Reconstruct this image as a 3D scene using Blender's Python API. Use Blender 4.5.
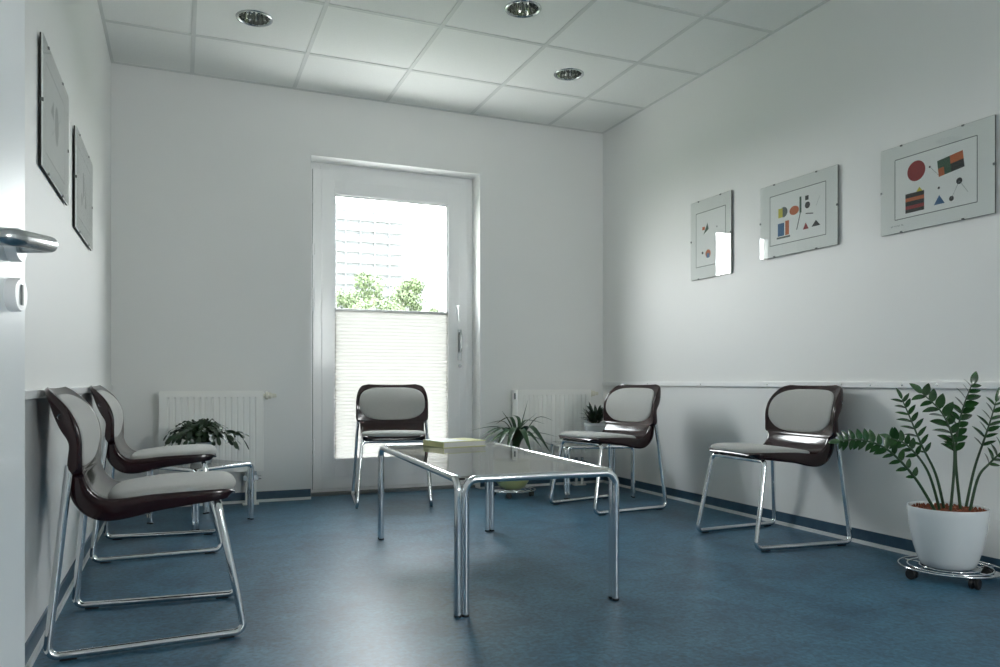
import bpy, bmesh, math, random
from mathutils import Vector, Matrix
random.seed(7)
PI = math.pi
sc = bpy.context.scene
for o in list(bpy.data.objects):
    bpy.data.objects.remove(o)
COL = sc.collection

# ------------------------------------------------------------------ camera
CAM_H = 0.79
YAW = math.atan(319 / 763.0)
cam_data = bpy.data.cameras.new('camera')
cam_data.sensor_width = 36.0
cam_data.lens = 36.0 * 763.0 / 1000.0
cam_data.shift_y = 0.0485
cam_data.clip_start = 0.02
cam_data.clip_end = 2000
cam = bpy.data.objects.new('camera', cam_data)
COL.objects.link(cam)
cam.location = (0, 0, CAM_H)
cam.rotation_euler = (PI / 2, 0, -YAW)
sc.camera = cam

# ------------------------------------------------------------------ colour management
sc.view_settings.view_transform = 'Standard'
sc.view_settings.look = 'None'
sc.view_settings.gamma = 1.0
sc.view_settings.use_curve_mapping = False
sc.view_settings.exposure = 0.53
sc.cycles.use_denoising = True
sc.cycles.max_bounces = 16
sc.cycles.diffuse_bounces = 8
sc.cycles.glossy_bounces = 6
sc.cycles.transmission_bounces = 8
sc.cycles.transparent_max_bounces = 16
sc.cycles.caustics_reflective = False
sc.cycles.caustics_refractive = False

# ------------------------------------------------------------------ sky
SKY = 21.0
world = bpy.data.worlds.new('overcast_sky')
sc.world = world
world.use_nodes = True
wn = world.node_tree
wn.nodes.clear()
w_out = wn.nodes.new('ShaderNodeOutputWorld')
w_bg = wn.nodes.new('ShaderNodeBackground')
w_tc = wn.nodes.new('ShaderNodeTexCoord')
w_sep = wn.nodes.new('ShaderNodeSeparateXYZ')
w_ramp = wn.nodes.new('ShaderNodeValToRGB')
w_ramp.color_ramp.elements[0].position = 0.0
w_ramp.color_ramp.elements[0].color = (1.0, 1.0, 0.99, 1)
w_ramp.color_ramp.elements[1].position = 0.6
w_ramp.color_ramp.elements[1].color = (0.90, 0.95, 1.0, 1)
w_noise = wn.nodes.new('ShaderNodeTexNoise')
w_noise.inputs['Scale'].default_value = 2.2
w_mix = wn.nodes.new('ShaderNodeMixRGB')
w_mix.inputs['Fac'].default_value = 0.15
w_bg.inputs['Strength'].default_value = SKY
wn.links.new(w_tc.outputs['Generated'], w_sep.inputs[0])
wn.links.new(w_sep.outputs['Z'], w_ramp.inputs['Fac'])
wn.links.new(w_tc.outputs['Generated'], w_noise.inputs['Vector'])
wn.links.new(w_ramp.outputs['Color'], w_mix.inputs['Color1'])
wn.links.new(w_noise.outputs['Fac'], w_mix.inputs['Color2'])
wn.links.new(w_mix.outputs['Color'], w_bg.inputs['Color'])
wn.links.new(w_bg.outputs[0], w_out.inputs[0])
# daylight portal in the glazed door (samples the sky, gives no light of its own)
pl = bpy.data.lights.new('sky_portal', 'AREA')
pl.shape = 'RECTANGLE'; pl.size = 0.95; pl.size_y = 2.05
pl.cycles.is_portal = True
po = bpy.data.objects.new('sky_portal', pl)
COL.objects.link(po)
po.location = (1.415, 5.50, 1.19)
po.rotation_euler = (-PI / 2, 0, 0)
pl2 = bpy.data.lights.new('sky_portal_front', 'AREA')  # samples the sky through the added front window
pl2.shape = 'RECTANGLE'; pl2.size = 1.0; pl2.size_y = 1.15
pl2.cycles.is_portal = True
po2 = bpy.data.objects.new('sky_portal_front', pl2)
COL.objects.link(po2)
po2.location = (2.0, -2.52, 1.575)
po2.rotation_euler = (PI / 2, 0, 0)
FILL_LAMP = 10.0  # strength of the added fill lamp in the corridor

# ------------------------------------------------------------------ room size
XL, XR, YF, YB, ZC = -0.397, 3.076, -2.20, 5.247, 2.755


# ================================================================== materials
def mat(name, color, rough=0.5, metal=0.0, coat=0.0, spec=0.5, noise=None, bump=None, emit=None, sheen=0.0):
    """noise=(scale, amount, colour2) ; bump=(scale, strength)"""
    m = bpy.data.materials.new(name)
    m.use_nodes = True
    nt = m.node_tree
    b = nt.nodes['Principled BSDF']
    b.inputs['Base Color'].default_value = (*color, 1)
    b.inputs['Roughness'].default_value = rough
    b.inputs['Metallic'].default_value = metal
    b.inputs['Coat Weight'].default_value = coat
    b.inputs['Coat Roughness'].default_value = 0.06
    b.inputs['Specular IOR Level'].default_value = spec
    b.inputs['Sheen Weight'].default_value = sheen
    tc = nt.nodes.new('ShaderNodeTexCoord')
    if noise:
        n = nt.nodes.new('ShaderNodeTexNoise')
        n.inputs['Scale'].default_value = noise[0]
        n.inputs['Detail'].default_value = 6
        mx = nt.nodes.new('ShaderNodeMixRGB')
        rp = nt.nodes.new('ShaderNodeMapRange')
        rp.inputs['From Min'].default_value = 0.3
        rp.inputs['From Max'].default_value = 0.7
        rp.inputs['To Max'].default_value = noise[1]
        nt.links.new(tc.outputs['Object'], n.inputs['Vector'])
        nt.links.new(n.outputs['Fac'], rp.inputs['Value'])
        nt.links.new(rp.outputs[0], mx.inputs['Fac'])
        mx.inputs['Color1'].default_value = (*color, 1)
        mx.inputs['Color2'].default_value = (*noise[2], 1)
        nt.links.new(mx.outputs[0], b.inputs['Base Color'])
    if bump:
        n2 = nt.nodes.new('ShaderNodeTexNoise')
        n2.inputs['Scale'].default_value = bump[0]
        n2.inputs['Detail'].default_value = 3
        bp = nt.nodes.new('ShaderNodeBump')
        bp.inputs['Strength'].default_value = bump[1]
        bp.inputs['Distance'].default_value = 0.002
        nt.links.new(tc.outputs['Object'], n2.inputs['Vector'])
        nt.links.new(n2.outputs['Fac'], bp.inputs['Height'])
        nt.links.new(bp.outputs[0], b.inputs['Normal'])
    if emit:
        b.inputs['Emission Color'].default_value = (*emit[0], 1)
        b.inputs['Emission Strength'].default_value = emit[1]
    return m


def glass_mat(name, tint, rough=0.0, ior=1.5):
    m = bpy.data.materials.new(name)
    m.use_nodes = True
    nt = m.node_tree
    nt.nodes.clear()
    out = nt.nodes.new('ShaderNodeOutputMaterial')
    tr = nt.nodes.new('ShaderNodeBsdfTransparent')
    tr.inputs['Color'].default_value = (*tint, 1)
    gl = nt.nodes.new('ShaderNodeBsdfGlossy')
    gl.inputs['Roughness'].default_value = rough
    fr = nt.nodes.new('ShaderNodeFresnel')
    fr.inputs['IOR'].default_value = ior
    geo = nt.nodes.new('ShaderNodeNewGeometry')
    # outer faces mirror, inner faces only let light through
    inv = nt.nodes.new('ShaderNodeMath'); inv.operation = 'SUBTRACT'
    inv.inputs[0].default_value = 1.0
    mul = nt.nodes.new('ShaderNodeMath'); mul.operation = 'MULTIPLY'
    mx = nt.nodes.new('ShaderNodeMixShader')
    nt.links.new(geo.outputs['Backfacing'], inv.inputs[1])
    # both faces of a thin sheet: 2R / (1 + R)
    dbl = nt.nodes.new('ShaderNodeMath'); dbl.operation = 'MULTIPLY'; dbl.inputs[1].default_value = 2.0
    one = nt.nodes.new('ShaderNodeMath'); one.operation = 'ADD'; one.inputs[1].default_value = 1.0
    div = nt.nodes.new('ShaderNodeMath'); div.operation = 'DIVIDE'
    nt.links.new(fr.outputs[0], dbl.inputs[0]); nt.links.new(fr.outputs[0], one.inputs[0])
    nt.links.new(dbl.outputs[0], div.inputs[0]); nt.links.new(one.outputs[0], div.inputs[1])
    nt.links.new(div.outputs[0], mul.inputs[0])
    nt.links.new(inv.outputs[0], mul.inputs[1])
    nt.links.new(mul.outputs[0], mx.inputs['Fac'])
    nt.links.new(tr.outputs[0], mx.inputs[1])
    nt.links.new(gl.outputs[0], mx.inputs[2])
    nt.links.new(mx.outputs[0], out.inputs[0])
    return m


def translucent_mat(name, color, trans):
    m = bpy.data.materials.new(name)
    m.use_nodes = True
    nt = m.node_tree
    nt.nodes.clear()
    out = nt.nodes.new('ShaderNodeOutputMaterial')
    d = nt.nodes.new('ShaderNodeBsdfDiffuse'); d.inputs['Color'].default_value = (*color, 1)
    t = nt.nodes.new('ShaderNodeBsdfTranslucent'); t.inputs['Color'].default_value = (*color, 1)
    mx = nt.nodes.new('ShaderNodeMixShader'); mx.inputs['Fac'].default_value = trans
    nt.links.new(d.outputs[0], mx.inputs[1]); nt.links.new(t.outputs[0], mx.inputs[2])
    nt.links.new(mx.outputs[0], out.inputs[0])
    return m


def floor_mat():
    m = bpy.data.materials.new('blue_linoleum')
    m.use_nodes = True
    nt = m.node_tree
    b = nt.nodes['Principled BSDF']
    tc = nt.nodes.new('ShaderNodeTexCoord')
    n1 = nt.nodes.new('ShaderNodeTexNoise'); n1.inputs['Scale'].default_value = 5.0
    n1.inputs['Detail'].default_value = 10; n1.inputs['Roughness'].default_value = 0.62
    n1.inputs['Distortion'].default_value = 0.5
    n2 = nt.nodes.new('ShaderNodeTexNoise'); n2.inputs['Scale'].default_value = 60.0
    n2.inputs['Detail'].default_value = 4; n2.inputs['Distortion'].default_value = 0.6
    r1 = nt.nodes.new('ShaderNodeValToRGB')
    e = r1.color_ramp.elements
    e[0].position = 0.32; e[0].color = (0.018, 0.062, 0.112, 1)
    e[1].position = 0.70; e[1].color = (0.056, 0.158, 0.240, 1)
    mid = e.new(0.5); mid.color = (0.034, 0.108, 0.174, 1)
    mx = nt.nodes.new('ShaderNodeMixRGB'); mx.blend_type = 'OVERLAY'; mx.inputs['Fac'].default_value = 0.55
    sp2 = nt.nodes.new('ShaderNodeMapRange'); sp2.inputs['From Min'].default_value = 0.34; sp2.inputs['From Max'].default_value = 0.66
    sp2.inputs['To Min'].default_value = 0.22; sp2.inputs['To Max'].default_value = 0.80
    for n in (n1, n2):
        nt.links.new(tc.outputs['Object'], n.inputs['Vector'])
    nt.links.new(n1.outputs['Fac'], r1.inputs['Fac'])
    nt.links.new(r1.outputs['Color'], mx.inputs['Color1'])
    nt.links.new(n2.outputs['Fac'], sp2.inputs['Value']); nt.links.new(sp2.outputs[0], mx.inputs['Color2'])
    nt.links.new(mx.outputs[0], b.inputs['Base Color'])
    rr = nt.nodes.new('ShaderNodeMapRange')
    rr.inputs['To Min'].default_value = 0.40; rr.inputs['To Max'].default_value = 0.46
    nt.links.new(n1.outputs['Fac'], rr.inputs['Value'])
    nt.links.new(rr.outputs[0], b.inputs['Roughness'])
    bp = nt.nodes.new('ShaderNodeBump'); bp.inputs['Strength'].default_value = 0.02
    bp.inputs['Distance'].default_value = 0.001
    nt.links.new(n2.outputs['Fac'], bp.inputs['Height'])
    nt.links.new(bp.outputs[0], b.inputs['Normal'])
    return m


M = {}
M['wall'] = mat('wall_paint', (0.83, 0.83, 0.815), 0.55, noise=(3.0, 0.25, (0.81, 0.81, 0.795)), bump=(260, 0.12))
M['ceil'] = mat('ceiling_tile', (0.85, 0.855, 0.83), 0.85, noise=(140, 0.35, (0.75, 0.755, 0.735)), bump=(300, 0.25))
M['grid'] = mat('ceiling_rail', (0.67, 0.68, 0.66), 0.5)
M['floor'] = floor_mat()
M['lino_band'] = mat('lino_skirting', (0.022, 0.062, 0.105), 0.4, noise=(20, 0.6, (0.05, 0.11, 0.16)))
M['white_strip'] = mat('white_plastic_strip', (0.78, 0.79, 0.78), 0.35)
M['upvc'] = mat('white_upvc', (0.90, 0.90, 0.90), 0.28, coat=0.2)
M['reveal'] = mat('reveal_paint', (0.84, 0.85, 0.84), 0.6)
M['door_paint'] = mat('door_lacquer', (0.84, 0.86, 0.87), 0.32, coat=0.25)
M['gasket'] = mat('grey_gasket', (0.16, 0.17, 0.17), 0.6)
M['pane'] = glass_mat('window_glass', (0.97, 0.985, 0.98))
M['table_glass'] = glass_mat('smoked_table_glass', (0.74, 0.73, 0.69), ior=1.6)
M['frame_glass'] = glass_mat('picture_glass', (0.985, 0.99, 0.985), ior=1.5)
M['blind'] = translucent_mat('pleated_fabric', (0.44, 0.43, 0.408), 0.145)
M['alu'] = mat('grey_aluminium', (0.42, 0.43, 0.43), 0.35, metal=0.6)
M['chrome'] = mat('chrome', (0.80, 0.82, 0.84), 0.09, metal=1.0)
M['reflector'] = mat('grey_reflector', (0.42, 0.43, 0.41), 0.12, metal=1.0)
M['steel'] = mat('satin_steel', (0.50, 0.52, 0.53), 0.22, metal=1.0)
M['shell'] = mat('brown_plastic', (0.017, 0.0034, 0.0046), 0.14, coat=0.25, noise=(6, 0.3, (0.024, 0.0045, 0.006)))
M['fabric'] = mat('grey_upholstery', (0.47, 0.47, 0.45), 0.95, noise=(420, 0.7, (0.32, 0.32, 0.305)), bump=(700, 0.6), sheen=0.3)
M['black'] = mat('black_rubber', (0.012, 0.012, 0.013), 0.45)
M['rad'] = mat('radiator_enamel', (0.92, 0.915, 0.885), 0.32)
M['cream'] = mat('cream_plastic', (0.72, 0.70, 0.60), 0.4)
M['pot_white'] = mat('white_glazed_pot', (0.72, 0.75, 0.76), 0.22, coat=0.4)
M['pot_green'] = mat('lime_glazed_pot', (0.44, 0.48, 0.22), 0.3, coat=0.3)
M['soil'] = mat('clay_granules', (0.30, 0.085, 0.035), 0.9, noise=(90, 1.0, (0.09, 0.03, 0.018)), bump=(120, 1.0))
M['leaf'] = mat('glossy_leaf', (0.012, 0.052, 0.014), 0.26, coat=0.3, noise=(14, 0.7, (0.032, 0.105, 0.026)))
M['stem'] = mat('green_stem', (0.025, 0.065, 0.022), 0.45, noise=(25, 0.5, (0.012, 0.035, 0.013)))
M['strap'] = mat('strap_leaf', (0.018, 0.050, 0.022), 0.35, noise=(12, 0.6, (0.035, 0.09, 0.03)))
M['cactus'] = mat('cactus_leaf', (0.012, 0.034, 0.014), 0.4, noise=(30, 0.6, (0.03, 0.062, 0.02)))
M['darkleaf'] = mat('dark_leaf', (0.012, 0.030, 0.015), 0.4, noise=(30, 0.5, (0.02, 0.05, 0.02)))
M['paper'] = mat('book_pages', (0.80, 0.79, 0.74), 0.7, noise=(300, 0.4, (0.62, 0.61, 0.56)))
M['cover'] = mat('yellow_cover', (0.72, 0.72, 0.34), 0.35)
M['cover_white'] = mat('white_cover_panel', (0.82, 0.82, 0.77), 0.35)
M['mat_board'] = mat('white_mat_board', (0.86, 0.875, 0.86), 0.8)
M['print_paper'] = mat('print_paper', (0.91, 0.92, 0.91), 0.8)
M['hardboard'] = mat('dark_hardboard', (0.035, 0.033, 0.030), 0.8)
M['ink_black'] = mat('ink_black', (0.012, 0.014, 0.014), 0.7)
M['ink_grey'] = mat('ink_grey', (0.09, 0.11, 0.105), 0.7)
M['ink_line'] = mat('ink_fine_line', (0.22, 0.235, 0.23), 0.7)
M['ink_red'] = mat('ink_red', (0.30, 0.018, 0.020), 0.7)
M['ink_orange'] = mat('ink_orange', (0.55, 0.13, 0.035), 0.7)
M['ink_yellow'] = mat('ink_yellow', (0.62, 0.55, 0.06), 0.7)
M['ink_blue'] = mat('ink_blue', (0.02, 0.12, 0.28), 0.7)
M['ink_green'] = mat('ink_green', (0.035, 0.10, 0.06), 0.7)
M['facade'] = mat('pale_concrete', (0.105, 0.11, 0.115), 0.85)
M['facade_side'] = mat('balcony_back_wall', (0.095, 0.10, 0.11), 0.8)
M['facade_dark'] = mat('balcony_opening', (0.052, 0.056, 0.060), 0.7)
M['tree_leaf'] = mat('tree_leaf', (0.040, 0.062, 0.020), 0.7, noise=(0.8, 0.8, (0.065, 0.088, 0.036)))
M['bounce_slab'] = mat('pale_bounce_slab', (0.62, 0.61, 0.58), 0.8, noise=(6, 0.5, (0.52, 0.51, 0.48)))  # surface of the slab added to throw daylight upwards
M['bark'] = mat('bark', (0.10, 0.075, 0.055), 0.9, noise=(8, 0.6, (0.05, 0.04, 0.03)))
M['lawn'] = mat('lawn', (0.05, 0.08, 0.025), 0.9, noise=(0.4, 0.7, (0.08, 0.10, 0.04)))
M['fill_panel'] = mat('fill_lamp_diffuser', (0.9, 0.9, 0.9), 0.5, emit=((1.0, 0.96, 0.9), FILL_LAMP))  # glowing face of the added corridor fill lamp
M['bulb'] = mat('opal_bulb', (0.86, 0.86, 0.82), 0.3)


# ================================================================== mesh builder
class MB:
    def __init__(self):
        self.v, self.f, self.mi = [], [], []

    def add(self, verts, faces, mi=0):
        n = len(self.v)
        self.v += [tuple(p) for p in verts]
        for fc in faces:
            self.f.append([n + i for i in fc]); self.mi.append(mi)
        return self

    def box(self, x0, x1, y0, y1, z0, z1, mi=0, mtx=None):
        vs = [Vector((x, y, z)) for z in (z0, z1) for y in (y0, y1) for x in (x0, x1)]
        if mtx: vs = [mtx @ p for p in vs]
        return self.add(vs, [(0, 2, 3, 1), (4, 5, 7, 6), (0, 1, 5, 4), (2, 6, 7, 3), (0, 4, 6, 2), (1, 3, 7, 5)], mi)

    def lathe(self, prof, seg=40, c=(0, 0, 0), mi=0, mtx=None, close=False):
        vs, fs = [], []
        n = len(prof)
        for i in range(seg):
            a = 2 * PI * i / seg
            for r, z in prof:
                p = Vector((c[0] + r * math.cos(a), c[1] + r * math.sin(a), c[2] + z))
                vs.append(mtx @ p if mtx else p)
        for i in range(seg):
            j = (i + 1) % seg
            for k in range(n - 1):
                fs.append((i * n + k, j * n + k, j * n + k + 1, i * n + k + 1))
        if close:
            fs.append([i * n for i in range(seg)][::-1])
            fs.append([i * n + n - 1 for i in range(seg)])
        return self.add(vs, fs, mi)

    def tube(self, pts, r, seg=14, mi=0, caps=True, closed=False):
        pts = [Vector(p) for p in pts]
        n = len(pts)
        rs = r if isinstance(r, (list, tuple)) else [r] * n
        tang = []
        for i in range(n):
            if closed:
                t = pts[(i + 1) % n] - pts[i - 1]
            else:
                t = pts[min(i + 1, n - 1)] - pts[max(i - 1, 0)]
            tang.append(t.normalized())
        up = Vector((0, 0, 1)) if abs(tang[0].z) < 0.9 else Vector((1, 0, 0))
        nrm = (up - tang[0] * up.dot(tang[0])).normalized()
        vs, fs = [], []
        for i in range(n):
            nrm = (nrm - tang[i] * nrm.dot(tang[i])).normalized()
            bi = tang[i].cross(nrm)
            for k in range(seg):
                a = 2 * PI * k / seg
                vs.append(pts[i] + (nrm * math.cos(a) + bi * math.sin(a)) * rs[i])
        for i in range(n if closed else n - 1):
            j = (i + 1) % n
            for k in range(seg):
                l = (k + 1) % seg
                fs.append((i * seg + k, i * seg + l, j * seg + l, j * seg + k))
        if caps and not closed:
            fs.append(list(range(seg))[::-1])
            fs.append([(n - 1) * seg + k for k in range(seg)])
        return self.add(vs, fs, mi)

    def build(self, name, mats, parent=None, smooth=None, sub=0, bevel=0.0):
        me = bpy.data.meshes.new(name)
        me.from_pydata(self.v, [], self.f)
        if not isinstance(mats, (list, tuple)): mats = [mats]
        for m in mats: me.materials.append(m)
        for p, i in zip(me.polygons, self.mi): p.material_index = i
        bm = bmesh.new(); bm.from_mesh(me)
        bmesh.ops.recalc_face_normals(bm, faces=bm.faces)
        bm.to_mesh(me); bm.free()
        me.update()
        o = bpy.data.objects.new(name, me)
        COL.objects.link(o)
        if parent is not None: o.parent = parent
        if bevel:
            b = o.modifiers.new('bevel', 'BEVEL'); b.width = bevel; b.segments = 2
            b.limit_method = 'ANGLE'; b.angle_limit = math.radians(40)
        if sub:
            s = o.modifiers.new('sub', 'SUBSURF'); s.levels = sub; s.render_levels = sub
        if smooth is not None:
            if smooth >= 180:
                for p in me.polygons: p.use_smooth = True
            else:
                for p in me.polygons: p.use_smooth = True
                me.set_sharp_from_angle(angle=math.radians(smooth))
        return o


def tag(o, label=None, cat=None, group=None, kind=None):
    if label: o['label'] = label
    if cat: o['category'] = cat
    if group: o['group'] = group
    if kind: o['kind'] = kind
    return o


def empty(name, loc=(0, 0, 0), rz=0.0, parent=None):
    o = bpy.data.objects.new(name, None)
    o.empty_display_size = 0.1
    COL.objects.link(o)
    o.location = loc; o.rotation_euler = (0, 0, rz)
    if parent: o.parent = parent
    return o


def copy_tree(o, parent=None):
    c = o.copy(); COL.objects.link(c)
    if parent is not None: c.parent = parent
    for ch in list(o.children): copy_tree(ch, c)
    return c


def fillet(pts, rad, n=8):
    """polyline with its inner corners rounded"""
    pts = [Vector(p) for p in pts]
    rads = rad if isinstance(rad, (list, tuple)) else [rad] * len(pts)
    out = [pts[0]]
    for i in range(1, len(pts) - 1):
        a, b, c = pts[i - 1], pts[i], pts[i + 1]
        u, v = (a - b).normalized(), (c - b).normalized()
        ang = u.angle(v)
        d = min(rads[i] / math.tan(ang / 2), (a - b).length * 0.49, (c - b).length * 0.49)
        r = d * math.tan(ang / 2)
        bis = (u + v).normalized()
        cen = b + bis * (r / math.sin(ang / 2))
        p0, p1 = b + u * d, b + v * d
        e0, e1 = p0 - cen, p1 - cen
        tot = e0.angle(e1)
        for k in range(n + 1):
            t = k / n
            s = (math.sin((1 - t) * tot) * e0 + math.sin(t * tot) * e1) / math.sin(tot)
            out.append(cen + s)
    out.append(pts[-1])
    return out


def spline(keys, n):
    """Catmull-Rom through rows of numbers"""
    out = []
    m = len(keys) - 1
    for i in range(n):
        t = i / (n - 1) * m
        k = min(int(t), m - 1); f = t - k
        p0, p1, p2, p3 = keys[max(k - 1, 0)], keys[k], keys[k + 1], keys[min(k + 2, m)]
        out.append([0.5 * (2 * b + (c - a) * f + (2 * a - 5 * b + 4 * c - d) * f * f + (3 * b - a - 3 * c + d) * f ** 3)
                    for a, b, c, d in zip(p0, p1, p2, p3)])
    return out


# ================================================================== room shell
T = 0.28
fl = MB().box(XL - 0.05, XR + 0.05, YF - 0.05, YB + 0.175, -0.12, 0.0).build('floor', M['floor']); tag(fl, kind='structure')

DX0, DX1, DZ1 = 0.810, 2.034, 2.323          # opening of the glazed door
w = MB()
w.box(XL - T, DX0, YB, YB + T, -0.12, ZC + 0.3)
w.box(DX1, XR + T, YB, YB + T, -0.12, ZC + 0.3)
w.box(DX0, DX1, YB, YB + T, DZ1, ZC + 0.3)
w.box(DX0, DX1, YB + 0.175, YB + T, -0.12, 0.012)
tag(w.build('wall_back', M['wall']), kind='structure')
tag(MB().box(XR, XR + T, YF - T, YB, -0.12, ZC + 0.3).build('wall_right', M['wall']), kind='structure')
# front wall, behind the camera, with a window added for fill light
WX0, WX1, WZ0, WZ1 = 1.50, 2.50, 1.00, 2.15
w = MB()
w.box(XL - T, WX0, YF - T, YF, -0.12, ZC + 0.3)
w.box(WX1, XR + T, YF - T, YF, -0.12, ZC + 0.3)
w.box(WX0, WX1, YF - T, YF, -0.12, WZ0)
w.box(WX0, WX1, YF - T, YF, WZ1, ZC + 0.3)
tag(w.build('wall_front', M['wall']), kind='structure')
w2_ = empty('window_fill', (0, YF - 0.2, 0)); tag(w2_, kind='structure')  # unseen window, added to let fill daylight in from behind
f = MB()
for (a, b_) in ((WX0, WX0 + 0.06), (WX1 - 0.06, WX1), ((WX0 + WX1) / 2 - 0.04, (WX0 + WX1) / 2 + 0.04)):
    f.box(a, b_, -0.03, 0.04, WZ0, WZ1)
f.box(WX0 + 0.06, WX1 - 0.06, -0.03, 0.04, WZ0, WZ0 + 0.06); f.box(WX0 + 0.06, WX1 - 0.06, -0.03, 0.04, WZ1 - 0.06, WZ1)
f.build('frame', M['upvc'], w2_)
MB().box(WX0 + 0.06, WX1 - 0.06, 0.0, 0.006, WZ0 + 0.06, WZ1 - 0.06).build('pane', M['pane'], w2_)
# left wall with the doorway next to the camera
OY0, OY1, OZ1 = -0.36, 0.60, 2.06
TL = 0.14
w = MB()
w.box(XL - TL, XL, OY1, YB, -0.12, ZC + 0.3)
w.box(XL - TL, XL, YF, OY0, -0.12, ZC + 0.3)
w.box(XL - TL, XL, OY0, OY1, OZ1, ZC + 0.3)
tag(w.build('wall_left', M['wall']), kind='structure')
# corridor behind the doorway
CX0, CY0 = -2.1, -1.7
w = MB()
w.box(CX0, XL - TL, CY0, 2.4, -0.12, 0.0)
tag(w.build('floor_corridor', M['floor']), kind='structure')
w = MB()
w.box(CX0 - 0.1, CX0, CY0, 2.4, 0, 2.5)
w.box(CX0, XL - TL, 2.4, 2.5, 0, 2.5)
w.box(CX0, XL - TL, CY0 - 0.1, CY0, 0, 2.5)
w.box(CX0 - 0.1, XL - TL, CY0 - 0.1, 2.5, 2.5, 2.6)
tag(w.build('wall_corridor', M['wall']), kind='structure')
t = empty('corridor_fill_lamp', (-1.25, 0.2, 2.44))  # unseen lamp, added to send fill light through the doorway
tag(t, 'square white fill lamp added unseen in the corridor behind the open doorway', 'fill lamp')
MB().box(-0.36, 0.36, -0.36, 0.36, 0.0, 0.06).build('housing', M['upvc'], t, bevel=0.008)
MB().box(-0.33, 0.33, -0.33, 0.33, -0.012, 0.001).build('diffuser', M['fill_panel'], t)

# ceiling: tiles with round holes for the downlights, rails on the grid
GX0, GPX, GY0, GPY = 0.065, 0.632, 4.65, 0.645
lamps = [(0.366, 4.314), (1.662, 3.660), (2.285, 4.325)]
HR = 0.086
xs = sorted([XL - 0.02, XR + 0.02] + [GX0 + GPX * k for k in range(5)])
ys = sorted([YF - 0.02, YB + 0.02] + [GY0 - GPY * k for k in range(13) if GY0 - GPY * k > YF])
c = MB()
for i in range(len(xs) - 1):
    for j in range(len(ys) - 1):
        x0, x1, y0, y1 = xs[i], xs[i + 1], ys[j], ys[j + 1]
        hole = [l for l in lamps if x0 < l[0] < x1 and y0 < l[1] < y1]
        if not hole:
            c.add([(x0, y0, ZC), (x1, y0, ZC), (x1, y1, ZC), (x0, y1, ZC)], [(3, 2, 1, 0)])
        else:
            cx, cy = hole[0]
            n = 32
            vs, fs = [], []
            for k in range(n):
                a = 2 * PI * k / n
                dx, dy = math.cos(a), math.sin(a)
                vs.append((cx + HR * dx, cy + HR * dy, ZC))
                sx = ((x1 - cx) if dx > 0 else (cx - x0)) / max(abs(dx), 1e-6)
                sy = ((y1 - cy) if dy > 0 else (cy - y0)) / max(abs(dy), 1e-6)
                s = min(sx, sy)
                vs.append((cx + s * dx, cy + s * dy, ZC))
            for k in range(n):
                l = (k + 1) % n
                fs.append((2 * k, 2 * k + 1, 2 * l + 1, 2 * l))
            c.add(vs, fs)
            for sx_ in (x0, x1):
                for sy_ in (y0, y1):
                    # close the tile corner left open by the radial fan
                    ang = math.atan2(sy_ - cy, sx_ - cx) % (2 * PI)
                    k = int(ang / (2 * PI) * n) % n
                    c.add([vs[2 * k + 1], (sx_, sy_, ZC), vs[2 * ((k + 1) % n) + 1]], [(0, 1, 2)])
c.box(XL - T, XR + T, YF - T, YB + T, ZC + 0.22, ZC + 0.3)
ceil = c.build('ceiling', M['ceil']); tag(ceil, kind='structure')
g = MB()
for x in xs[1:-1]: g.box(x - 0.012, x + 0.012, YF, YB, ZC - 0.004, ZC + 0.002)
for y in ys[1:-1]: g.box(XL, XR, y - 0.012, y + 0.012, ZC - 0.0043, ZC + 0.002)
g.box(XL, XL + 0.018, YF, YB, ZC - 0.0046, ZC + 0.002); g.box(XR - 0.018, XR, YF, YB, ZC - 0.0046, ZC + 0.002)
g.box(XL, XR, YB - 0.018, YB, ZC - 0.0049, ZC + 0.002); g.box(XL, XR, YF, YF + 0.018, ZC - 0.0049, ZC + 0.002)
tag(g.build('ceiling_grid', M['grid'], ceil), kind='structure')

# skirting: linoleum band with a white strip at its foot
def skirt(name, segs):
    s = MB()
    for (x0, y0, x1, y1, nx, ny) in segs:
        for (d, z0, z1, mi) in ((0.006, 0.016, 0.066, 0), (0.016, 0.0, 0.017, 1), (0.007, 0.066, 0.069, 0)):
            xa, xb = sorted((x0, x1)); ya, yb = sorted((y0, y1))
            if nx: xa, xb = sorted((x0, x0 + nx * d))
            else: ya, yb = sorted((y0, y0 + ny * d))
            s.box(xa, xb, ya, yb, z0, z1, mi)
    tag(s.build(name, [M['lino_band'], M['white_strip']]), kind='structure')
skirt('baseboard_back', [(XL, YB, DX0 - 0.002, YB, 0, -1), (DX1 + 0.002, YB, XR, YB, 0, -1)])
skirt('baseboard_right', [(XR, YF, XR, YB - 0.016, -1, 0)])
skirt('baseboard_left', [(XL, OY1, XL, YB - 0.016, 1, 0)])

# chair rails (wall protection boards) with screws
def rail(name, x, nx, y0, y1, z0, z1, screws):
    r = MB(); r.box(min(x, x + nx * 0.016), max(x, x + nx * 0.016), y0, y1, z0, z1)
    o = r.build(name, M['upvc'], bevel=0.002); tag(o, kind='structure')
    for y in screws:
        MB().lathe([(0.0, 0.0015), (0.004, 0.001), (0.0052, 0.0)], 12,
                   mtx=Matrix.Translation((x + nx * 0.016, y, (z0 + z1) / 2)) @ Matrix.Rotation(nx * PI / 2, 4, 'Y')).build('screw', M['steel'], o, 60)
    return o
rail('trim_1', XR, -1, YF, 5.235, 0.762, 0.791, [2.35 + 0.175 * k for k in range(4)] + [3.4, 4.0, 4.6])
rail('trim_2', XL, 1, 0.66, 5.20, 0.742, 0.768, [1.9, 2.3, 3.3, 4.3])

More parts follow.
